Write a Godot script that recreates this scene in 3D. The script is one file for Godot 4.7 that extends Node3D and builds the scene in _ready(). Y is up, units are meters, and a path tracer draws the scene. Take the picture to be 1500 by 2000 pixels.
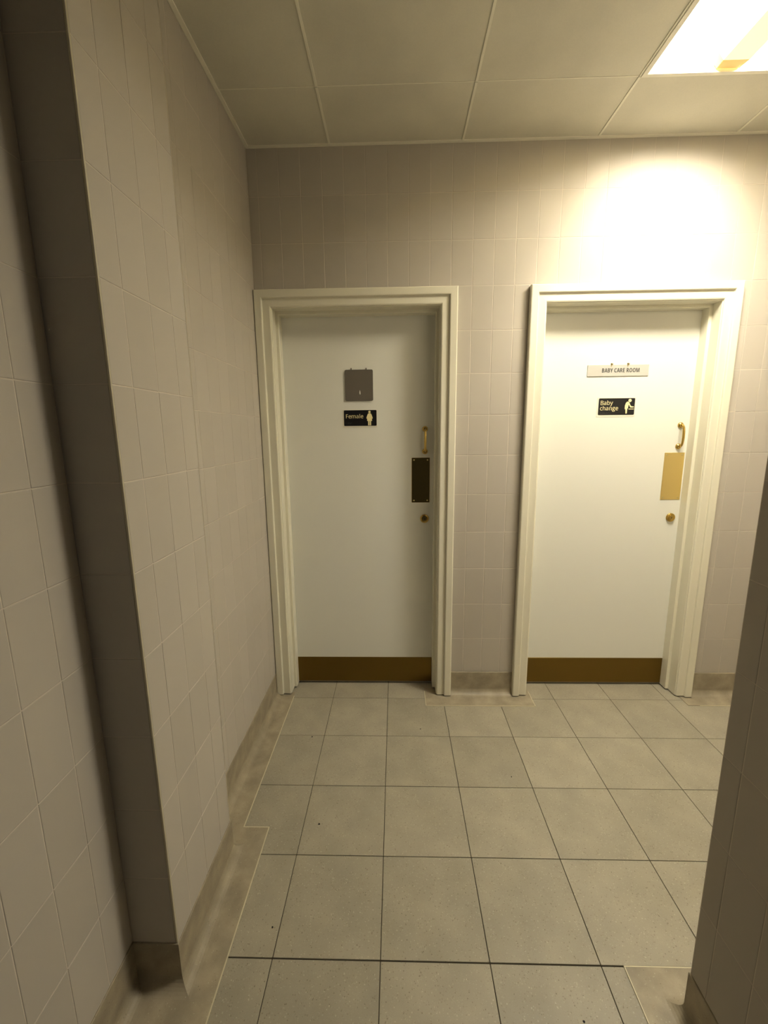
extends Node3D

# Lobby outside two toilet doors. Metres, y up. Back wall face z = 0, floor y = 0.
const HC := 2.737          # ceiling height
const SK := 0.135          # skirting height
const XL := -0.145         # left wall of the lobby
const XP := -0.05          # face of the pier on the left
const ZP0 := 0.957         # pier, far end
const ZP1 := 1.328         # pier, near end
const XQ := -0.172         # left wall of the passage
const XR := 1.253          # right wall of the passage
const ZR := 1.3675           # its end, and the lobby wall beyond it
const XE := 2.95           # right end of the lobby
const ZE := 2.9            # end of the passage
const LX0 := 1.4407        # cell of the ceiling light
const LZ0 := 0.3435
const CP := 0.6            # ceiling panel pitch

var M := {}
var rng := RandomNumberGenerator.new()
var names := {}
var tile_meshes := {}

# ---------------------------------------------------------------- helpers
func st() -> SurfaceTool:
	var s := SurfaceTool.new()
	s.begin(Mesh.PRIMITIVE_TRIANGLES)
	s.set_smooth_group(-1)
	return s

func tri(s: SurfaceTool, a: Vector3, b: Vector3, c: Vector3, out: Vector3) -> void:
	var n := (b - a).cross(c - a)
	if n.dot(out) > 0.0:
		var t := b
		b = c
		c = t
	s.add_vertex(a)
	s.add_vertex(b)
	s.add_vertex(c)

func quad(s: SurfaceTool, a: Vector3, b: Vector3, c: Vector3, d: Vector3, out: Vector3) -> void:
	tri(s, a, b, c, out)
	tri(s, a, c, d, out)

func box(s: SurfaceTool, lo: Vector3, hi: Vector3) -> void:
	quad(s, Vector3(lo.x, lo.y, hi.z), Vector3(hi.x, lo.y, hi.z), Vector3(hi.x, hi.y, hi.z), Vector3(lo.x, hi.y, hi.z), Vector3.BACK)
	quad(s, Vector3(lo.x, lo.y, lo.z), Vector3(hi.x, lo.y, lo.z), Vector3(hi.x, hi.y, lo.z), Vector3(lo.x, hi.y, lo.z), Vector3.FORWARD)
	quad(s, Vector3(lo.x, lo.y, lo.z), Vector3(lo.x, lo.y, hi.z), Vector3(lo.x, hi.y, hi.z), Vector3(lo.x, hi.y, lo.z), Vector3.LEFT)
	quad(s, Vector3(hi.x, lo.y, lo.z), Vector3(hi.x, lo.y, hi.z), Vector3(hi.x, hi.y, hi.z), Vector3(hi.x, hi.y, lo.z), Vector3.RIGHT)
	quad(s, Vector3(lo.x, hi.y, lo.z), Vector3(hi.x, hi.y, lo.z), Vector3(hi.x, hi.y, hi.z), Vector3(lo.x, hi.y, hi.z), Vector3.UP)
	quad(s, Vector3(lo.x, lo.y, lo.z), Vector3(hi.x, lo.y, lo.z), Vector3(hi.x, lo.y, hi.z), Vector3(lo.x, lo.y, hi.z), Vector3.DOWN)

# a plate in the xy plane with rounded corners and a chamfered front edge, z from 0 to t
func plate(s: SurfaceTool, w: float, h: float, t: float, r: float, ch: float, steps := 5) -> void:
	var ring := func(inset: float) -> PackedVector2Array:
		var pts := PackedVector2Array()
		var rr := maxf(r - inset, 0.0003)
		for q in 4:
			var cx := (w * 0.5 - inset - rr) * (1.0 if q == 0 or q == 3 else -1.0)
			var cy := (h * 0.5 - inset - rr) * (1.0 if q < 2 else -1.0)
			for k in steps + 1:
				var a := (q + float(k) / steps) * PI * 0.5
				pts.append(Vector2(cx + cos(a) * rr, cy + sin(a) * rr))
		return pts
	var a0: PackedVector2Array = ring.call(0.0)
	var a1: PackedVector2Array = ring.call(ch)
	var n := a0.size()
	for i in n:
		var j := (i + 1) % n
		var o := Vector3(a0[i].x / w, a0[i].y / h, 0)
		quad(s, Vector3(a0[i].x, a0[i].y, 0), Vector3(a0[j].x, a0[j].y, 0), Vector3(a0[j].x, a0[j].y, t - ch), Vector3(a0[i].x, a0[i].y, t - ch), o)
		quad(s, Vector3(a0[i].x, a0[i].y, t - ch), Vector3(a0[j].x, a0[j].y, t - ch), Vector3(a1[j].x, a1[j].y, t), Vector3(a1[i].x, a1[i].y, t), o + Vector3.BACK)
		tri(s, Vector3(0, 0, t), Vector3(a1[i].x, a1[i].y, t), Vector3(a1[j].x, a1[j].y, t), Vector3.BACK)

# lathe about the z axis: profile of (radius, z)
func lathe(s: SurfaceTool, prof: Array, at: Vector3, seg := 24) -> void:
	for i in prof.size() - 1:
		var p: Vector2 = prof[i]
		var q: Vector2 = prof[i + 1]
		for k in seg:
			var a := TAU * k / seg
			var b := TAU * (k + 1) / seg
			var pa := at + Vector3(cos(a) * p.x, sin(a) * p.x, p.y)
			var pb := at + Vector3(cos(b) * p.x, sin(b) * p.x, p.y)
			var qa := at + Vector3(cos(a) * q.x, sin(a) * q.x, q.y)
			var qb := at + Vector3(cos(b) * q.x, sin(b) * q.x, q.y)
			var m := (a + b) * 0.5
			var along := Vector2(q.x - p.x, q.y - p.y)
			var o := Vector3(cos(m) * along.y, sin(m) * along.y, -along.x)
			if p.x > 0.00001:
				tri(s, pa, pb, qb, o)
			if q.x > 0.00001:
				tri(s, pa, qb, qa, o)

# flat outline in xy, extruded from z0 to z1
func extrude(s: SurfaceTool, pts: PackedVector2Array, z0: float, z1: float) -> void:
	var idx := Geometry2D.triangulate_polygon(pts)
	for i in range(0, idx.size(), 3):
		tri(s, Vector3(pts[idx[i]].x, pts[idx[i]].y, z1), Vector3(pts[idx[i + 1]].x, pts[idx[i + 1]].y, z1), Vector3(pts[idx[i + 2]].x, pts[idx[i + 2]].y, z1), Vector3.BACK)
	var sgn := -1.0 if Geometry2D.is_polygon_clockwise(pts) else 1.0
	for i in pts.size():
		var a := pts[i]
		var b := pts[(i + 1) % pts.size()]
		var d := b - a
		quad(s, Vector3(a.x, a.y, z0), Vector3(b.x, b.y, z0), Vector3(b.x, b.y, z1), Vector3(a.x, a.y, z1), Vector3(d.y, -d.x, 0) * sgn)

func commit(s: SurfaceTool, smooth_angle := false) -> ArrayMesh:
	s.generate_normals()
	return s.commit()

func node(called: String, mesh: Mesh, mat: Material, parent: Node = self) -> MeshInstance3D:
	var o := MeshInstance3D.new()
	o.name = called if parent != self else numbered(called)
	o.mesh = mesh
	o.material_override = mat
	o.cast_shadow = GeometryInstance3D.SHADOW_CASTING_SETTING_ON
	parent.add_child(o, true)
	return o

func part(called: String, s: SurfaceTool, mat: Material, parent: Node) -> MeshInstance3D:
	return node(called, commit(s), mat, parent)

func numbered(called: String) -> String:
	var k: int = names.get(called, -1) + 1
	names[called] = k
	return called if k == 0 else "%s_%03d" % [called, k]

func tag(o: Node, label: String, category: String, group := "", kind := "") -> void:
	o.set_meta("label", label)
	o.set_meta("category", category)
	if group:
		o.set_meta("group", group)
	if kind:
		o.set_meta("kind", kind)

func struct(o: Node, label: String) -> void:
	o.set_meta("kind", "structure")
	o.set_meta("label", label)

func thing(called: String, label: String, category: String, at := Vector3.ZERO, group := "") -> Node3D:
	var o := Node3D.new()
	o.name = numbered(called)
	add_child(o, true)
	o.position = at
	tag(o, label, category, group)
	return o

# ---------------------------------------------------------------- materials
func mat(c: Color, rough: float, metal := 0.0, spec := 0.5) -> StandardMaterial3D:
	var m := StandardMaterial3D.new()
	m.albedo_color = c
	m.roughness = rough
	m.metallic = metal
	m.metallic_specular = spec
	return m

func speckle(size: int, seed_: int, base: Color, blot: float, grain: float, chips: int, light: Color, dark: Color, freq := 0.004) -> ImageTexture:
	var r := RandomNumberGenerator.new()
	r.seed = seed_
	var n := FastNoiseLite.new()
	n.seed = seed_
	n.noise_type = FastNoiseLite.TYPE_SIMPLEX_SMOOTH
	n.frequency = freq
	n.fractal_octaves = 5
	var clouds := n.get_seamless_image(size, size)
	var im := Image.create(size, size, false, Image.FORMAT_RGB8)
	for y in size:
		for x in size:
			var k := 1.0 + (clouds.get_pixel(x, y).r - 0.5) * blot + (r.randf() - 0.5) * grain
			im.set_pixel(x, y, Color(base.r * k, base.g * k, base.b * k))
	for i in chips:
		var cx := r.randi_range(0, size - 1)
		var cy := r.randi_range(0, size - 1)
		var c := light if r.randf() < 0.55 else dark
		var f := r.randf_range(0.25, 0.9)
		var w := r.randi_range(1, 4)
		var h := r.randi_range(1, 4)
		for dy in h:
			for dx in w:
				var px := (cx + dx) % size
				var py := (cy + dy) % size
				im.set_pixel(px, py, im.get_pixel(px, py).lerp(c, f))
	return ImageTexture.create_from_image(im)

func textured(t: Texture2D, per_metre: float, rough: float, offset := Vector3.ZERO, tint := Color.WHITE, spec := 0.5) -> StandardMaterial3D:
	var m := mat(tint, rough, 0.0, spec)
	m.albedo_texture = t
	m.uv1_triplanar = true
	m.uv1_world_triplanar = true
	m.uv1_scale = Vector3.ONE * per_metre
	m.uv1_offset = offset
	return m

func materials() -> void:
	M.tile = []
	for k in 5:
		var v: float = [0.0, 0.006, -0.006, 0.003, -0.003][k]
		M.tile.append(mat(Color(0.73 + v, 0.705 + v, 0.662 + v * 1.1), [0.2, 0.205, 0.2, 0.21, 0.2][k], 0.0, 0.035))
	M.grout = mat(Color(0.80, 0.765, 0.71), 0.85)
	M.plaster = mat(Color(0.77, 0.73, 0.68), 0.6)
	var terr := speckle(1024, 11, Color(0.63, 0.605, 0.535), 0.10, 0.05, 9000, Color(0.76, 0.73, 0.66), Color(0.47, 0.44, 0.375))
	M.floor = []
	for k in 4:
		var v: float = [1.0, 0.975, 0.985, 0.96][k]
		M.floor.append(textured(terr, 1.25, 0.42, Vector3(0.37 * k, 0.0, 0.61 * k), Color(v, v, v)))
	M.floor_joint = mat(Color(0.24, 0.21, 0.16), 0.9)
	var cem := speckle(1024, 23, Color(0.61, 0.57, 0.485), 0.22, 0.07, 2500, Color(0.75, 0.72, 0.62), Color(0.43, 0.39, 0.30), 0.006)
	M.cement = textured(cem, 1.6, 0.5)
	M.strip_edge = mat(Color(0.80, 0.77, 0.66), 0.5)
	var pan := speckle(512, 31, Color(0.835, 0.82, 0.755), 0.06, 0.02, 0, Color.WHITE, Color.BLACK, 0.006)
	M.panel = textured(pan, 0.8, 0.6)
	M.bar = mat(Color(0.93, 0.915, 0.85), 0.45)
	M.void = mat(Color(0.10, 0.09, 0.08), 0.9)
	M.gloss = mat(Color(0.90, 0.885, 0.81), 0.26)
	M.door = mat(Color(0.90, 0.90, 0.865), 0.3)
	M.brass = mat(Color(0.80, 0.68, 0.39), 0.2, 1.0)
	M.brass_plate = mat(Color(0.80, 0.64, 0.33), 0.16, 1.0)
	M.brass_brushed = mat(Color(0.93, 0.84, 0.57), 0.46, 1.0)
	M.bronze = mat(Color(0.49, 0.40, 0.20), 0.34, 1.0)
	M.screw = mat(Color(0.88, 0.82, 0.62), 0.3, 1.0)
	M.grey = mat(Color(0.41, 0.385, 0.345), 0.22)
	M.black = mat(Color(0.075, 0.075, 0.085), 0.3)
	M.sign_clear = mat(Color(0.90, 0.885, 0.82), 0.2)
	M.cream = mat(Color(0.93, 0.88, 0.68), 0.45)
	M.pale = mat(Color(0.74, 0.73, 0.70), 0.35)
	M.ink = mat(Color(0.24, 0.235, 0.22), 0.5)
	M.braille = mat(Color(0.30, 0.30, 0.31), 0.4)
	M.white = mat(Color(0.93, 0.92, 0.88), 0.4)
	M.tray = mat(Color(0.93, 0.92, 0.88), 0.45)
	M.tray.emission_enabled = true
	M.tray.emission = Color(1.0, 0.94, 0.80)
	M.tray.emission_energy_multiplier = 1.5
	M.basket = mat(Color(0.86, 0.80, 0.60), 0.4)
	M.basket.emission_enabled = true
	M.basket.emission = Color(1.0, 0.95, 0.78)
	M.basket.emission_energy_multiplier = 0.6
	M.amber = mat(Color(0.82, 0.66, 0.36), 0.4)
	M.amber.emission_enabled = true
	M.amber.emission = Color(1.0, 0.84, 0.48)
	M.amber.emission_energy_multiplier = 0.28

# ---------------------------------------------------------------- tiles
# glazed tile: face in xy at z = 0, cushioned rim falling to the joint
func tile_mesh(w: float, h: float) -> ArrayMesh:
	var key := "%d_%d" % [roundi(w * 1000.0), roundi(h * 1000.0)]
	if tile_meshes.has(key):
		return tile_meshes[key]
	var s := SurfaceTool.new()
	s.begin(Mesh.PRIMITIVE_TRIANGLES)
	var rings := [[0.0, -0.008, 88.0], [0.0, -0.0009, 58.0], [0.0016, 0.0, 0.0]]
	var corner := func(r: Array, q: int) -> Array:
		var sx := 1.0 if q == 0 or q == 3 else -1.0
		var sy := 1.0 if q < 2 else -1.0
		var a := deg_to_rad(r[2])
		return [Vector3(sx * (w * 0.5 - r[0]), sy * (h * 0.5 - r[0]), r[1]), Vector3(sx * sin(a) * 0.7071, sy * sin(a) * 0.7071, cos(a))]
	var put := func(v: Array, n: Vector3) -> void:
		s.set_normal(n)
		s.add_vertex(v[0])
	for q in 4:
		var e := (q + 1) % 4
		var dir: Vector3 = [Vector3(0, 1, 0), Vector3(-1, 0, 0), Vector3(0, -1, 0), Vector3(1, 0, 0)][q]
		for i in 2:
			var a: Array = corner.call(rings[i], q)
			var b: Array = corner.call(rings[i], e)
			var c: Array = corner.call(rings[i + 1], e)
			var d: Array = corner.call(rings[i + 1], q)
			var n0 := Vector3(dir.x * sin(deg_to_rad(rings[i][2])), dir.y * sin(deg_to_rad(rings[i][2])), cos(deg_to_rad(rings[i][2])))
			var n1 := Vector3(dir.x * sin(deg_to_rad(rings[i + 1][2])), dir.y * sin(deg_to_rad(rings[i + 1][2])), cos(deg_to_rad(rings[i + 1][2])))
			for v in [[a, n0], [c, n1], [b, n0], [a, n0], [d, n1], [c, n1]]:
				put.call(v[0], v[1])
	var f := []
	for q in 4:
		f.append(corner.call(rings[2], q))
	for v in [f[0], f[2], f[1], f[0], f[3], f[2]]:
		put.call(v, Vector3.BACK)
	var m := s.commit()
	tile_meshes[key] = m
	return m

# lays tiles on wall: origin + basis turn the wall's (u, v) plane into the world; gu, gv list the joints
func lay_tiles(wall: Node3D, origin: Vector3, basis_: Basis, gu: Array, gv: Array, holes: Array = []) -> void:
	var g := 0.0009
	for i in gu.size() - 1:
		for j in gv.size() - 1:
			var rects := [Rect2(gu[i], gv[j], gu[i + 1] - gu[i], gv[j + 1] - gv[j])]
			for hole: Rect2 in holes:
				var next := []
				for r: Rect2 in rects:
					if not r.intersects(hole):
						next.append(r)
						continue
					# openings start at the floor: what is left lies beside or above them
					if r.position.x < hole.position.x:
						next.append(Rect2(r.position.x, r.position.y, hole.position.x - r.position.x, r.size.y))
					if r.end.x > hole.end.x:
						next.append(Rect2(hole.end.x, r.position.y, r.end.x - hole.end.x, r.size.y))
				rects = next
			for r: Rect2 in rects:
				if r.size.x < 0.012 or r.size.y < 0.02:
					continue
				var o := MeshInstance3D.new()
				o.name = "tile"
				o.mesh = tile_mesh(r.size.x - 2.0 * g, r.size.y - 2.0 * g)
				o.material_override = M.tile[rng.randi_range(0, 4)]
				var tilt := Basis.from_euler(Vector3(rng.randf_range(-1, 1) * 0.0022, rng.randf_range(-1, 1) * 0.004, 0))
				var c := r.get_center()
				o.transform = Transform3D(basis_ * tilt, origin + basis_ * Vector3(c.x, c.y, rng.randf_range(-0.0001, 0.0001)))
				wall.add_child(o, true)

func steps(from: float, to: float, first: float, pitch: float) -> Array:
	var a := [from]
	var v := first
	while v < to - 0.001:
		if v > from + 0.001:
			a.append(v)
		v += pitch
	a.append(to)
	return a

# ---------------------------------------------------------------- skirting: profile (d from the wall, y) swept along the foot of the walls
func sweep(path: Array, prof: Array, side: float) -> SurfaceTool:
	var s := st()
	var n := path.size()
	var normals := []
	for i in n - 1:
		var d: Vector2 = (path[i + 1] - path[i]).normalized()
		normals.append(Vector2(-d.y, d.x) * side)
	var mitre := []
	for i in n:
		var a: Vector2 = normals[maxi(i - 1, 0)]
		var b: Vector2 = normals[mini(i, n - 2)]
		mitre.append((a + b) / (1.0 + a.dot(b)))
	for i in n - 1:
		for k in prof.size() - 1:
			var p: Vector2 = prof[k]
			var q: Vector2 = prof[k + 1]
			var v := []
			for e in [[i, p], [i + 1, p], [i + 1, q], [i, q]]:
				var f: Vector2 = path[e[0]] + mitre[e[0]] * e[1].x
				v.append(Vector3(f.x, e[1].y, f.y))
			var nn: Vector2 = normals[i]
			var t := q - p
			quad(s, v[0], v[1], v[2], v[3], Vector3(nn.x * -t.y, t.x, nn.y * -t.y))
	return s

# ---------------------------------------------------------------- door frames: profile (u inwards from the outer edge, z) swept up, over and down
func frame_piece(which: int, prof: Array, x0: float, x1: float, y1: float) -> SurfaceTool:
	var s := st()
	for k in prof.size() - 1:
		var p: Vector2 = prof[k]
		var q: Vector2 = prof[k + 1]
		var t := q - p
		if which == 0:
			quad(s, Vector3(x0 + p.x, 0.008, p.y), Vector3(x0 + q.x, 0.008, q.y), Vector3(x0 + q.x, y1 - q.x, q.y), Vector3(x0 + p.x, y1 - p.x, p.y), Vector3(-t.y, 0, t.x))
		elif which == 2:
			quad(s, Vector3(x1 - p.x, 0.008, p.y), Vector3(x1 - q.x, 0.008, q.y), Vector3(x1 - q.x, y1 - q.x, q.y), Vector3(x1 - p.x, y1 - p.x, p.y), Vector3(t.y, 0, t.x))
		else:
			quad(s, Vector3(x0 + p.x, y1 - p.x, p.y), Vector3(x0 + q.x, y1 - q.x, q.y), Vector3(x1 - q.x, y1 - q.x, q.y), Vector3(x1 - p.x, y1 - p.x, p.y), Vector3(0, t.y, t.x))
	return s

func pull_handle(parent: Node3D, x: float, y0: float, y1: float, z: float) -> void:
	var s := st()
	for y in [y0, y1]:
		lathe(s, [Vector2(0.0148, 0), Vector2(0.0148, 0.003), Vector2(0.0125, 0.007), Vector2(0.009, 0.010), Vector2(0.0075, 0.014), Vector2(0.0, 0.014)], Vector3(x, y, z), 24)
	# bowed grip
	var path := []
	var n := 22
	for k in n + 1:
		var a := PI * k / n
		var lift := 0.010 + 0.024 * pow(sin(a), 0.5)
		path.append(Vector3(x, lerpf(y0, y1, 0.5 - 0.5 * cos(a)), z + lift))
	for k in n:
		var a: Vector3 = path[k]
		var b: Vector3 = path[k + 1]
		for j in 12:
			var t0 := TAU * j / 12.0
			var t1 := TAU * (j + 1) / 12.0
			var ring := func(i: int, t: float) -> Vector3:
				var tg: Vector3 = (path[mini(i + 1, n)] - path[maxi(i - 1, 0)]).normalized()
				var e := tg.cross(Vector3.RIGHT).normalized()
				var r := 0.0046 + 0.0018 * sin(PI * i / n)
				return path[i] + (Vector3.RIGHT * cos(t) + e * sin(t)) * r
			var o: Vector3 = (ring.call(k, (t0 + t1) * 0.5) as Vector3) - a
			quad(s, ring.call(k, t0), ring.call(k, t1), ring.call(k + 1, t1), ring.call(k + 1, t0), o)
	part("pull_handle", s, M.brass, parent)

func door(called: String, x0: float, x1: float, y1: float, label: String, hx: float, px0: float, px1: float, py0: float, py1: float, hy0: float, hy1: float, plate_mat: Material) -> Node3D:
	var d := Node3D.new()
	d.name = called
	add_child(d)
	struct(d, label)
	var arch := [Vector2(0, 0), Vector2(0, 0.027), Vector2(0.0015, 0.0305), Vector2(0.005, 0.032), Vector2(0.033, 0.032), Vector2(0.0355, 0.031), Vector2(0.037, 0.028), Vector2(0.0375, 0.021), Vector2(0.0395, 0.020), Vector2(0.072, 0.022), Vector2(0.0765, 0.020), Vector2(0.078, 0.016), Vector2(0.078, 0.0)]
	var jamb := [Vector2(0.07, 0.0), Vector2(0.0705, 0.012), Vector2(0.080, 0.012), Vector2(0.0812, 0.010), Vector2(0.0812, -0.17)]
	var stop := [Vector2(0.0812, -0.048), Vector2(0.0945, -0.048), Vector2(0.0965, -0.050), Vector2(0.0965, -0.103)]
	for k in 3:
		part("architrave", frame_piece(k, arch, x0, x1, y1), M.gloss, d)
	for k in 3:
		var j := part("jamb", frame_piece(k, jamb, x0, x1, y1), M.gloss, d)
		part("door_stop", frame_piece(k, stop, x0, x1, y1), M.gloss, j)
	var zf := -0.1
	var s := st()
	box(s, Vector3(x0 + 0.083, 0.012, zf - 0.044), Vector3(x1 - 0.083, y1 - 0.083, zf))
	part("leaf", s, M.door, d)
	# kick plate between the stops
	s = st()
	plate(s, x1 - x0 - 0.1945, 0.153, 0.002, 0.001, 0.0008, 1)
	var kp := part("kick_plate", s, M.bronze, d)
	kp.position = Vector3((x0 + x1) * 0.5, 0.0905, zf)
	# push plate with its four screws
	s = st()
	plate(s, px1 - px0, py1 - py0, 0.0018, 0.0015, 0.0008, 2)
	var pp := part("push_plate", s, plate_mat, d)
	pp.position = Vector3((px0 + px1) * 0.5, (py0 + py1) * 0.5, zf)
	for sx in [-1, 1]:
		for sy in [-1, 1]:
			s = st()
			lathe(s, [Vector2(0.0038, 0.0), Vector2(0.0036, 0.001), Vector2(0.002, 0.0017), Vector2(0, 0.0019)], Vector3(sx * ((px1 - px0) * 0.5 - 0.0125), sy * ((py1 - py0) * 0.5 - 0.012), 0.0017), 12)
			part("screw", s, M.screw, pp)
	pull_handle(d, hx, hy0, hy1, zf)
	# round lock cover
	s = st()
	lathe(s, [Vector2(0.0235, 0), Vector2(0.0235, 0.005), Vector2(0.0215, 0.0075), Vector2(0.017, 0.009), Vector2(0.0165, 0.012), Vector2(0.009, 0.0125), Vector2(0.0, 0.0125)], Vector3(hx, 0.988, zf), 28)
	var lock := part("lock_cover", s, M.brass, d)
	s = st()
	box(s, Vector3(hx - 0.0012, 0.983, zf + 0.0122), Vector3(hx + 0.0012, 0.993, zf + 0.0129))
	part("keyhole", s, M.void, lock)
	return d

func words(text: String, height: float, m: Material, parent: Node, at: Vector3, called: String, squeeze := 1.0, weight := 400) -> void:
	var f := SystemFont.new()
	f.font_names = PackedStringArray(["Droid Sans"])
	f.font_weight = weight
	var t := TextMesh.new()
	t.text = text
	t.font = f
	t.font_size = 48
	t.pixel_size = height / 36.0
	t.depth = 0.0005
	t.horizontal_alignment = HORIZONTAL_ALIGNMENT_LEFT
	t.curve_step = 1.0
	var o := node(called, t, m, parent)
	o.position = at
	o.scale = Vector3(squeeze, 1, 1)

func disc(c: Vector2, r: float, n := 18) -> PackedVector2Array:
	var a := PackedVector2Array()
	for k in n:
		a.append(c + Vector2(cos(TAU * k / n), sin(TAU * k / n)) * r)
	return a

func poly(a: Array, k: float) -> PackedVector2Array:
	var out := PackedVector2Array()
	for i in range(0, a.size(), 2):
		out.append(Vector2(a[i], a[i + 1]) * k)
	return out

# ---------------------------------------------------------------- the scene
func _ready() -> void:
	rng.seed = 7
	# camera
	var cam := Camera3D.new()
	cam.name = "camera"
	cam.fov = rad_to_deg(2.0 * atan(1000.0 / 848.66))
	cam.near = 0.02
	cam.far = 60.0
	cam.position = Vector3(0.5318, 1.4569, 2.2349)
	cam.basis = Basis.from_euler(Vector3(-0.1826, 0.0279, -0.0105))
	add_child(cam)
	cam.current = true
	# sky and exposure
	var we := WorldEnvironment.new()
	we.name = "environment"
	var env := Environment.new()
	env.background_mode = Environment.BG_COLOR
	env.background_color = Color(0.62, 0.66, 0.72)
	env.background_energy_multiplier = 0.04
	env.tonemap_mode = Environment.TONE_MAPPER_LINEAR
	env.tonemap_exposure = 1.52
	env.sdfgi_enabled = true
	env.ssao_enabled = true
	env.ssil_enabled = true
	we.environment = env
	add_child(we)
	# light of the recessed fitting: the two glowing bays beside its lamp basket
	for k in 2:
		var al := AreaLight3D.new()
		al.name = "fitting_bay_light_%d" % k
		al.area_size = Vector2(0.125, 0.38)
		al.light_color = Color(1.0, 0.97, 0.90)
		al.light_energy = 2.0
		al.shadow_enabled = true
		al.area_range = 9.0
		al.area_attenuation = 2.0
		al.position = Vector3(LX0 + 0.3 + (-0.195 if k == 0 else 0.195), HC + 0.088, LZ0 + 0.365)
		al.basis = Basis(Vector3.BACK, deg_to_rad(54.0 if k == 0 else -54.0)) * Basis(Vector3.RIGHT, -PI / 2)
		add_child(al)
	materials()
	build_walls()
	build_floor()
	build_ceiling()
	build_doors()
	build_light()
	build_signs()
	build_bits()

func wall_node(called: String, boxes: Array, label: String) -> MeshInstance3D:
	var s := st()
	for b in boxes:
		box(s, b[0], b[1])
	var o := node(called, commit(s), M.grout, self)
	struct(o, label)
	return o

const D1 := [-0.143, 0.831, 2.128]
const D2 := [1.172, 2.149, 2.128]

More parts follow.
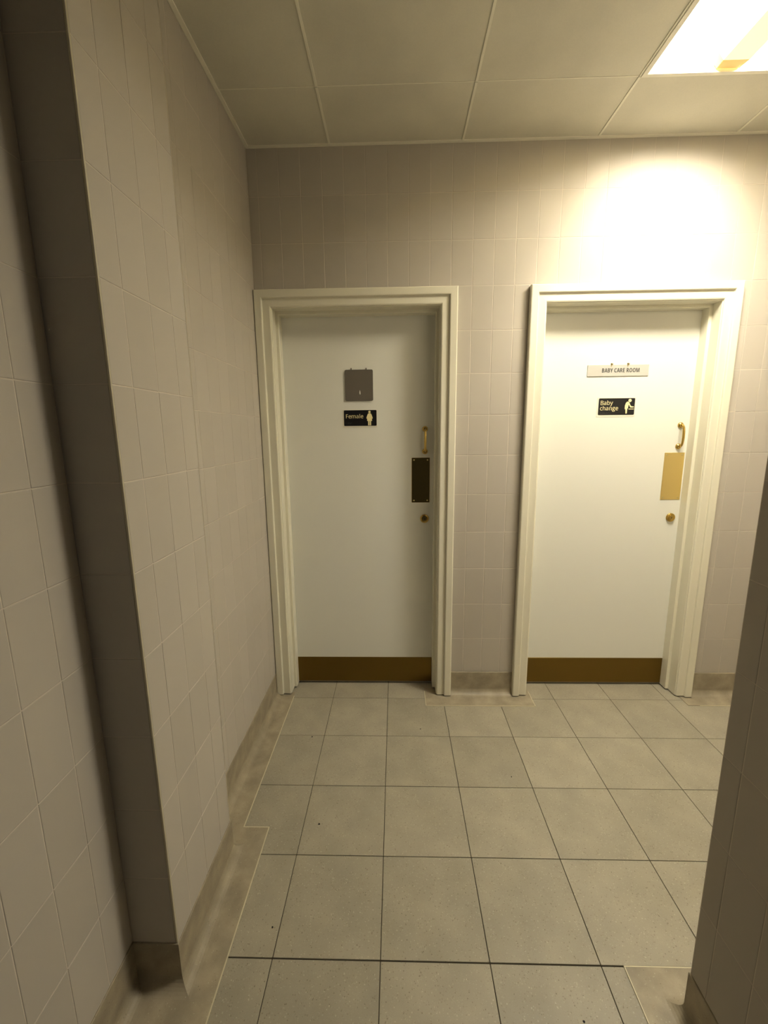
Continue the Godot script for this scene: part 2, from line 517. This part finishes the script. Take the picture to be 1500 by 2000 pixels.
func build_walls() -> void:
	var back := -0.0009   # joint face behind the tile face
	var top := HC + 0.2
	var e := 0.076
	# back wall with its two door openings
	var w := wall_node("wall_back", [
		[Vector3(XL - 0.2, 0, -0.2), Vector3(D1[0] + e, top, back)],
		[Vector3(D1[0] + e, D1[2] - e, -0.2), Vector3(D1[1] - e, top, back)],
		[Vector3(D1[1] - e, 0, -0.2), Vector3(D2[0] + e, top, back)],
		[Vector3(D2[0] + e, D2[2] - e, -0.2), Vector3(D2[1] - e, top, back)],
		[Vector3(D2[1] - e, 0, -0.2), Vector3(XE + 0.2, top, back)]], "beige tiled wall with the two white doors")
	var gv := steps(SK, HC, SK + 0.2, 0.2)
	lay_tiles(w, Vector3.ZERO, Basis.IDENTITY, steps(XL, XE, -0.1, 0.1), gv, [Rect2(D1[0], -1, D1[1] - D1[0], 1 + D1[2] + 0.004), Rect2(D2[0], -1, D2[1] - D2[0], 1 + D2[2] + 0.004)])
	# left wall of the lobby; u runs towards -z
	var right_face := Basis(Vector3(0, 0, -1), Vector3.UP, Vector3(1, 0, 0))
	var left_face := Basis(Vector3(0, 0, 1), Vector3.UP, Vector3(-1, 0, 0))
	w = wall_node("wall_left", [[Vector3(XL - 0.2, 0, 0), Vector3(XL + back, top, ZP0 + 0.1)]], "beige tiled side wall meeting the Female door frame")
	lay_tiles(w, Vector3(XL, 0, 0), right_face, steps(-ZP0, 0, -0.92, 0.1), gv)
	# pier
	var gp := steps(SK, HC, SK + 0.2034, 0.2034)
	w = wall_node("wall_pier", [[Vector3(XL - 0.2, 0, ZP0 - back), Vector3(XP + back, top, ZP1 + back)]], "beige tiled pier standing out between the lobby and the passage")
	lay_tiles(w, Vector3(XP, 0, 0), right_face, [-ZP1 + 0.004, -1.25, -1.145, -1.04, -ZP0 - 0.004], gp)
	lay_tiles(w, Vector3(0, 0, ZP1), Basis.IDENTITY, [XQ, XP - 0.004], gp)
	for z in [ZP0, ZP1]:
		var s := st()
		var sg := -1.0 if z == ZP0 else 1.0
		var c := Vector2(XP - 0.0045, z - sg * 0.0045)
		for k in 6:
			var a := PI * 0.5 * k / 6.0
			var b := PI * 0.5 * (k + 1) / 6.0
			var o := Vector3(cos(a), 0, sg * sin(a))
			quad(s, Vector3(c.x + cos(a) * 0.0045, SK, c.y + sg * sin(a) * 0.0045), Vector3(c.x + cos(b) * 0.0045, SK, c.y + sg * sin(b) * 0.0045), Vector3(c.x + cos(b) * 0.0045, HC, c.y + sg * sin(b) * 0.0045), Vector3(c.x + cos(a) * 0.0045, HC, c.y + sg * sin(a) * 0.0045), o)
		part("corner_bead", s, M.strip_edge, w)
	# passage the camera stands in
	w = wall_node("wall_passage_left", [[Vector3(XQ - 0.2, 0, ZP1 - 0.1), Vector3(XQ + back, top, ZE)]], "beige tiled passage wall beyond the pier")
	lay_tiles(w, Vector3(XQ, 0, 0), right_face, steps(-2.52, -ZP1, -2.52, 0.1), gp)
	w = wall_node("wall_right", [[Vector3(XR - back, 0, ZR - back * -1.0), Vector3(XE + 0.2, top, ZE)]], "beige tiled passage wall in shade opposite the pier")
	lay_tiles(w, Vector3(XR, 0, 0), left_face, steps(ZR, 2.52, 1.42, 0.1), gp)
	lay_tiles(w, Vector3(0, 0, ZR), Basis(Vector3(-1, 0, 0), Vector3.UP, Vector3(0, 0, -1)), steps(-XE, -XR, -2.85, 0.1), gp)
	w = wall_node("wall_lobby_end", [[Vector3(XE - back, 0, -0.1), Vector3(XE + 0.2, top, ZR + 0.1)]], "beige tiled wall closing the lobby")
	lay_tiles(w, Vector3(XE, 0, 0), left_face, steps(0.0, ZR, 0.1, 0.1), gv)
	# far end of the passage, with the doorway it is entered through
	wall_node("wall_passage_end", [
		[Vector3(XQ - 0.2, 0, ZE), Vector3(-0.14, top, ZE + 0.2)],
		[Vector3(1.22, 0, ZE), Vector3(XE + 0.2, top, ZE + 0.2)],
		[Vector3(-0.14, 2.45, ZE), Vector3(1.22, top, ZE + 0.2)]], "end wall of the passage around its open doorway")
	# skirting with its cove and floor border
	var prof := [Vector2(-0.004, SK - 0.001), Vector2(0.0015, SK - 0.001), Vector2(0.003, SK - 0.0025), Vector2(0.003, 0.038)]
	for k in 7:
		var a := PI * 0.5 * (k + 1) / 7.0
		prof.append(Vector2(0.003 + 0.034 * (1.0 - cos(a)), 0.003 + 0.035 * (1.0 - sin(a))))
	prof.append(Vector2(0.098, 0.0022))
	prof.append(Vector2(0.098, -0.01))
	var edge := [Vector2(0.0975, -0.01), Vector2(0.0975, 0.0026), Vector2(0.1005, 0.0026), Vector2(0.1005, -0.01)]
	var runs := [
		["baseboard_left", [Vector2(XL, 0.034), Vector2(XL, ZP0), Vector2(XP, ZP0), Vector2(XP, ZP1), Vector2(XQ, ZP1), Vector2(XQ, ZE)], -1.0, "cement skirting and floor border along the pier side"],
		["baseboard_right", [Vector2(XR, ZE), Vector2(XR, ZR), Vector2(XE, ZR), Vector2(XE, 0.0), Vector2(D2[1] - 0.001, 0.0), Vector2(D2[1] - 0.001, -0.001)], -1.0, "cement skirting and floor border along the shaded passage wall"],
		["baseboard_back", [Vector2(D2[0], 0.0), Vector2(D1[1], 0.0)], -1.0, "cement skirting between the two white door frames"]]
	for r in runs:
		var path: Array = r[1]
		if r[0] == "baseboard_right":
			path = path.slice(0, 5)
		var b := node(r[0], commit(sweep(path, prof, r[2])), M.cement, self)
		struct(b, r[3])
		if r[0] != "baseboard_back":
			part("border_edging", sweep(path, edge, r[2]), M.strip_edge, b)
			var s := st()
			if r[0] == "baseboard_left":
				box(s, Vector3(XL, -0.01, -0.002), Vector3(XL + 0.098, 0.0022, 0.034))
			else:
				box(s, Vector3(D2[1] - 0.06, -0.01, -0.05), Vector3(D2[1] + 0.002, 0.0022, 0.098))
			part("floor_border", s, M.cement, b)
		else:
			# this border runs a little way round into both openings
			var s := st()
			box(s, Vector3(0.690, -0.01, -0.05), Vector3(D1[1] + 0.002, 0.0022, 0.112))
			box(s, Vector3(D2[0] - 0.002, -0.01, -0.05), Vector3(1.272, 0.0022, 0.112))
			box(s, Vector3(D1[1], -0.01, 0.09), Vector3(D2[0], 0.0022, 0.112))
			part("floor_border", s, M.cement, b)
			s = st()
			box(s, Vector3(0.687, -0.01, 0.112), Vector3(1.275, 0.0026, 0.115))
			box(s, Vector3(0.687, -0.01, -0.02), Vector3(0.690, 0.0026, 0.112))
			box(s, Vector3(1.272, -0.01, -0.02), Vector3(1.275, 0.0026, 0.112))
			part("border_edging", s, M.strip_edge, b)

func build_floor() -> void:
	var s := st()
	box(s, Vector3(XQ - 0.2, -0.2, -0.2), Vector3(XE + 0.2, -0.0025, ZE + 0.2))
	var f := node("floor", commit(s), M.floor_joint, self)
	struct(f, "floor of worn beige terrazzo tiles")
	var q := 0.305
	var cache := {}
	var border := [Rect2(XL - 0.1, 0.0, 0.1 + 0.1005, ZP0 - 0.1005), Rect2(XL - 0.1, ZP0 - 0.1005, XP + 0.1005 - XL + 0.1, ZP1 + 0.1005 - ZP0 + 0.1005), Rect2(XQ - 0.1, ZP1 + 0.1005, 0.2005, 6), Rect2(XR - 0.1005, ZR - 0.1005, 6, 6), Rect2(0.687, 0.0, 0.588, 0.115), Rect2(D2[1] - 0.06, 0.0, 3, 0.1005), Rect2(XE - 0.1005, -0.3, 1, 6)]
	# tiles
	for i in range(-3, 9):
		for j in range(-2, 11):
			var cells := [Rect2(0.4816 + q * i, 0.3521 + q * j, q, q)]
			# borders lie on top of the tiles they cut across
			for b: Rect2 in border:
				if b.encloses(cells[0]):
					cells = []
					break
			var variant := rng.randi_range(0, 3)
			for r: Rect2 in cells:
				if r.end.y < -0.17 or r.end.x < XL + 0.1:
					continue
				var g := 0.0011
				var far_gap := 0.0007 if j == 2 or j == 3 else 0.0
				var w := r.size.x - 2.0 * g
				var h := r.size.y - 2.0 * g - far_gap
				var key := "%d_%d" % [roundi(w * 2000), roundi(h * 2000)]
				if not cache.has(key):
					var t := st()
					plate(t, w, h, 0.012, 0.0012, 0.0008, 1)
					cache[key] = commit(t)
				var o := MeshInstance3D.new()
				o.name = "floor_tile"
				o.mesh = cache[key]
				o.material_override = M.floor[variant]
				o.rotation = Vector3(-PI / 2 + rng.randf_range(-0.0008, 0.0008), 0, rng.randf_range(-0.0008, 0.0008))
				o.position = Vector3(r.get_center().x, -0.012, r.get_center().y + (0.5 * far_gap if j == 3 else -0.5 * far_gap))
				f.add_child(o, true)

func build_ceiling() -> void:
	var s := st()
	var x1 := LX0 + CP
	var z1 := LZ0 + CP
	# slab above the panels, open over the light fitting
	for b in [[XQ - 0.2, -0.2, LX0, ZE + 0.2], [x1, -0.2, XE + 0.2, ZE + 0.2], [LX0, -0.2, x1, LZ0], [LX0, z1, x1, ZE + 0.2]]:
		box(s, Vector3(b[0], HC + 0.012, b[1]), Vector3(b[2], HC + 0.25, b[3]))
	box(s, Vector3(LX0, HC + 0.2, LZ0), Vector3(x1, HC + 0.25, z1))
	var c := node("ceiling", commit(s), M.panel, self)
	struct(c, "panelled off-white ceiling")
	var gx := steps(-0.36, XE, LX0 - 3.0 * CP, CP)
	var gz := steps(0.0, ZE, LZ0, CP)
	var cache := {}
	for i in gx.size() - 1:
		for j in gz.size() - 1:
			if absf(gx[i] - LX0) < 0.01 and absf(gz[j] - LZ0) < 0.01:
				continue
			if gz[j] > ZR + 0.6 and gx[i] > XR:
				continue
			var w: float = gx[i + 1] - gx[i] - 0.004
			var h: float = gz[j + 1] - gz[j] - 0.0012
			var key := "%d_%d" % [roundi(w * 1000), roundi(h * 1000)]
			if not cache.has(key):
				var t := st()
				plate(t, w, h, 0.012, 0.002, 0.0009, 1)
				cache[key] = commit(t)
			var o := MeshInstance3D.new()
			o.name = "ceiling_panel"
			o.mesh = cache[key]
			o.material_override = M.panel
			o.rotation = Vector3(PI / 2 + rng.randf_range(-1, 1) * 0.0015, 0, rng.randf_range(-1, 1) * 0.001)
			o.position = Vector3((gx[i] + gx[i + 1]) * 0.5, HC + 0.0125, (gz[j] + gz[j + 1]) * 0.5)
			c.add_child(o, true)
	for i in range(1, gx.size() - 1):
		for j in gz.size() - 1:
			if gz[j] > ZR + 0.6 and gx[i] > XR:
				continue
			s = st()
			box(s, Vector3(gx[i] - 0.0045, HC - 0.0028, gz[j] + 0.0012), Vector3(gx[i] + 0.0045, HC + 0.004, gz[j + 1] - 0.0012))
			part("joint_strip", s, M.bar, c)
	for j in range(1, gz.size() - 1):
		for i in gx.size() - 1:
			if gz[j] > ZR + 0.6 and gx[i] > XR:
				continue
			if absf(gx[i] - LX0) < 0.01 and j < 3:
				continue
			s = st()
			box(s, Vector3(gx[i] + 0.0046, HC - 0.0008, gz[j] - 0.002), Vector3(gx[i + 1] - 0.0046, HC + 0.004, gz[j] + 0.002))
			part("joint_strip", s, M.bar, c)
	# angle trim round the top of the walls
	s = st()
	box(s, Vector3(XL, HC - 0.004, 0.0005), Vector3(XE, HC + 0.008, 0.016))
	box(s, Vector3(XL + 0.0005, HC - 0.004, 0.016), Vector3(XL + 0.016, HC + 0.008, ZP0))
	part("edge_trim", s, M.bar, c)

func build_doors() -> void:
	door("door_1", D1[0], D1[1], D1[2], "white painted toilet door with the Female sign", 0.6875, 0.617, 0.714, 1.077, 1.319, 1.352, 1.469, M.brass_plate)
	door("door_2", D2[0], D2[1], D2[2], "white painted door with the baby change signs", 2.008, 1.943, 2.046, 1.084, 1.334, 1.366, 1.475, M.brass_brushed)

func build_light() -> void:
	var cx := LX0 + 0.3
	var cz := LZ0 + 0.3
	var t := thing("ceiling_light", "recessed square fluorescent light glowing in the panelled ceiling", "ceiling light", Vector3(cx, HC, cz))
	# frame flush with the ceiling
	var s := st()
	for b in [[-0.298, -0.298, -0.281, 0.298], [0.281, -0.298, 0.298, 0.298], [-0.281, -0.298, 0.281, -0.283], [-0.281, 0.283, 0.281, 0.298]]:
		box(s, Vector3(b[0], -0.007, b[1]), Vector3(b[2], 0.014, b[3]))
	part("frame", s, M.bar, t)
	# housing
	s = st()
	for b in [[-0.297, -0.297, -0.2955, 0.297, 0.012, 0.18], [0.2955, -0.297, 0.297, 0.297, 0.012, 0.18], [-0.2955, -0.297, 0.2955, -0.2955, 0.012, 0.18], [-0.2955, 0.2955, 0.2955, 0.297, 0.012, 0.18], [-0.297, -0.297, 0.297, 0.297, 0.178, 0.18]]:
		box(s, Vector3(b[0], b[4], b[1]), Vector3(b[2], b[5], b[3]))
	part("housing", s, M.bar, t)
	# two curved reflector bays and the end plates
	for sg in [-1.0, 1.0]:
		s = st()
		var prof := []
		for k in 11:
			var a := PI * 0.5 * k / 10.0
			prof.append(Vector2(sg * (0.283 - 0.055 * (1.0 - cos(a))), 0.008 + 0.134 * sin(a)))
		prof.append(Vector2(0.0, 0.142))
		for k in prof.size() - 1:
			var p: Vector2 = prof[k]
			var q: Vector2 = prof[k + 1]
			quad(s, Vector3(p.x, p.y, -0.284), Vector3(q.x, q.y, -0.284), Vector3(q.x, q.y, 0.284), Vector3(p.x, p.y, 0.284), Vector3(-sg, -1, 0) * Vector3(absf(q.y - p.y) + 0.001, absf(q.x - p.x) + 0.001, 0))
		part("reflector", s, M.tray, t)
		for z in [-0.284, 0.284]:
			s = st()
			for k in prof.size() - 2:
				var p: Vector2 = prof[k]
				var q: Vector2 = prof[k + 1]
				quad(s, Vector3(p.x, p.y, z), Vector3(q.x, q.y, z), Vector3(0, q.y, z), Vector3(0, p.y, z), Vector3(0, 0, -z))
			part("end_plate", s, M.tray, t)
	# lamp basket hanging down the middle: six-sided section
	s = st()
	var hexa := [Vector2(-0.055, 0.064), Vector2(-0.082, 0.040), Vector2(-0.046, -0.004), Vector2(0.046, -0.004), Vector2(0.082, 0.040), Vector2(0.055, 0.064)]
	for k in 6:
		var p: Vector2 = hexa[k]
		var q: Vector2 = hexa[(k + 1) % 6]
		var m := (p + q) * 0.5 - Vector2(0, 0.042)
		quad(s, Vector3(p.x, p.y, -0.235), Vector3(q.x, q.y, -0.235), Vector3(q.x, q.y, 0.235), Vector3(p.x, p.y, 0.235), Vector3(m.x, m.y, 0))
	var basket := part("lamp_basket", s, M.basket, t)
	for sz in [-1.0, 1.0]:
		# amber end piece, tapering a little towards the end plate
		s = st()
		var pts := PackedVector2Array()
		for p: Vector2 in hexa:
			pts.append(Vector2(p.x * 0.9, 0.03 + (p.y - 0.03) * 0.9))
		for k in 6:
			var p: Vector2 = hexa[k]
			var q: Vector2 = hexa[(k + 1) % 6]
			var pe := pts[k]
			var qe := pts[(k + 1) % 6]
			var m := (p + q) * 0.5 - Vector2(0, 0.034)
			quad(s, Vector3(p.x, p.y, sz * 0.2355), Vector3(q.x, q.y, sz * 0.2355), Vector3(qe.x, qe.y, sz * 0.272), Vector3(pe.x, pe.y, sz * 0.272), Vector3(m.x, m.y, 0))
		extrude(s, pts, minf(sz * 0.272, sz * 0.2765), maxf(sz * 0.272, sz * 0.2765))
		part("end_cap", s, M.amber, basket)
	# stems that carry the basket
	for z in [-0.2, 0.2]:
		s = st()
		box(s, Vector3(-0.006, 0.068, z - 0.006), Vector3(0.006, 0.143, z + 0.006))
		part("stem", s, M.bar, basket)

func braille(parent: Node, at: Vector3, n: int) -> void:
	var s := st()
	for k in n:
		for r in 3:
			for c in 2:
				if rng.randf() < 0.5:
					var p := at + Vector3(k * 0.0062 + c * 0.0025, -r * 0.0025, 0)
					lathe(s, [Vector2(0.0009, 0), Vector2(0.0006, 0.0005), Vector2(0, 0.0006)], p, 8)
	var o := part("braille", s, M.braille, parent)
	o.set_meta("kind", "stuff")

func build_signs() -> void:
	var z := -0.1
	# grey plate hung on two hooks
	var t := thing("sign_plate", "blank dark grey square plate hung above the Female sign", "sign", Vector3(0.344, 1.695, z))
	var s := st()
	plate(s, 0.145, 0.156, 0.006, 0.007, 0.0015)
	part("plate", s, M.grey, t)
	for x in [-0.039, 0.038]:
		s = st()
		box(s, Vector3(x - 0.0025, 0.074, 0.0), Vector3(x + 0.0025, 0.0865, 0.003))
		box(s, Vector3(x - 0.0025, 0.079, 0.003), Vector3(x + 0.0025, 0.084, 0.008))
		part("hook", s, M.grey, t)
	s = st()
	extrude(s, poly([-1.2, 10, 0.8, 11, 2.6, 4, 3.4, -6, 1.6, -11, -1.2, -9, -2.6, -1], 0.001), 0.0, 0.0004)
	var chip := part("paint_chip", s, M.white, t)
	chip.position = Vector3(0.004, -0.036, 0.006)
	chip.set_meta("label", "small white fleck")
	# Female
	t = thing("door_sign", "black Female sign with woman symbol under the grey plate", "sign", Vector3(0.347, 1.529, z), "door signs")
	s = st()
	plate(s, 0.180, 0.092, 0.0012, 0.002, 0.0004)
	part("backing", s, M.sign_clear, t).position = Vector3(-0.002, -0.003, 0)
	s = st()
	plate(s, 0.172, 0.081, 0.0022, 0.005, 0.0005)
	part("panel", s, M.black, t)
	words("Female", 0.0215, M.cream, t, Vector3(-0.078, 0.009, 0.0024), "lettering", 1.02)
	s = st()
	var k := 0.001
	extrude(s, disc(Vector2(49, 31) * k, 6.2 * k), 0.0021, 0.0028)
	extrude(s, poly([44, 24, 54, 24, 58.5, 20, 65, 3, 65, -3.5, 61, -5, 62.5, -14.5, 57, -15.5, 57, -38, 50.3, -38, 50.3, -15.8, 48, -15.8, 48, -38, 41, -38, 41, -15.5, 35.5, -14.5, 37, -5, 33, -3.5, 33, 3, 39.5, 20], k), 0.0021, 0.0028)
	part("woman_symbol", s, M.cream, t)
	braille(t, Vector3(-0.078, -0.024, 0.0022), 6)
	# Baby care room
	t = thing("door_sign", "narrow pale BABY CARE ROOM sign hung on two hooks", "sign", Vector3(1.664, 1.751, z), "door signs")
	s = st()
	plate(s, 0.307, 0.056, 0.004, 0.001, 0.0008, 1)
	part("plate", s, M.pale, t)
	for x in [-0.036, 0.046]:
		s = st()
		box(s, Vector3(x - 0.002, 0.020, 0.004), Vector3(x + 0.002, 0.036, 0.0065))
		box(s, Vector3(x - 0.002, 0.028, -0.0005), Vector3(x + 0.008, 0.0345, 0.0065))
		part("hook", s, M.screw, t)
	words("BABY CARE ROOM", 0.021, M.ink, t, Vector3(-0.083, 0.0, 0.0043), "lettering", 0.8, 700)
	# Baby change
	t = thing("door_sign", "black Baby change sign with nappy changing symbol", "sign", Vector3(1.672, 1.572, z), "door signs")
	s = st()
	plate(s, 0.196, 0.098, 0.0012, 0.002, 0.0004)
	part("backing", s, M.sign_clear, t).position = Vector3(-0.002, -0.003, 0)
	s = st()
	plate(s, 0.184, 0.084, 0.0022, 0.005, 0.0005)
	part("panel", s, M.black, t)
	words("Baby", 0.0225, M.cream, t, Vector3(-0.085, 0.019, 0.0024), "lettering", 0.98)
	words("change", 0.0225, M.cream, t, Vector3(-0.085, -0.008, 0.0024), "lettering", 0.98)
	s = st()
	extrude(s, disc(Vector2(66, 30) * k, 8.0 * k), 0.0021, 0.0028)
	extrude(s, poly([58, 24, 63, 20, 69, 8, 74, 1, 87, 0, 87, -5, 72, -6, 69, -4, 62, 9, 60, 8, 58.5, -8, 55, -13, 55, -35, 48, -36, 46, -12, 42, -14, 42, 4, 46, 18, 52, 24], k), 0.0021, 0.0028)
	extrude(s, poly([62, -11, 88, -11, 88, -14.5, 62, -14.5], k), 0.0021, 0.0028)
	extrude(s, disc(Vector2(72, -1) * k, 4.2 * k, 12), 0.0021, 0.0029)
	part("changing_symbol", s, M.cream, t)
	braille(t, Vector3(-0.083, -0.030, 0.0022), 9)

func build_bits() -> void:
	# trodden-in dark specks on the floor
	var at := [Vector2(0.118, 0.364), Vector2(0.235, 0.84), Vector2(0.648, 0.30), Vector2(0.155, 1.19), Vector2(0.995, 1.385), Vector2(1.02, 0.60)]
	for k in at.size():
		var s := st()
		var pts := PackedVector2Array()
		for i in 9:
			pts.append(Vector2(cos(TAU * i / 9), sin(TAU * i / 9)) * rng.randf_range(0.0028, 0.0048) * (1.0 if k < 2 else 0.7))
		extrude(s, pts, 0.0, 0.0007)
		var o := node("dirt_speck", commit(s), M.void, self)
		o.rotation.x = -PI / 2
		o.position = Vector3(at[k].x, 0.0001, at[k].y)
		tag(o, "tiny dark speck trodden into a floor tile", "speck", "specks on the floor tiles")
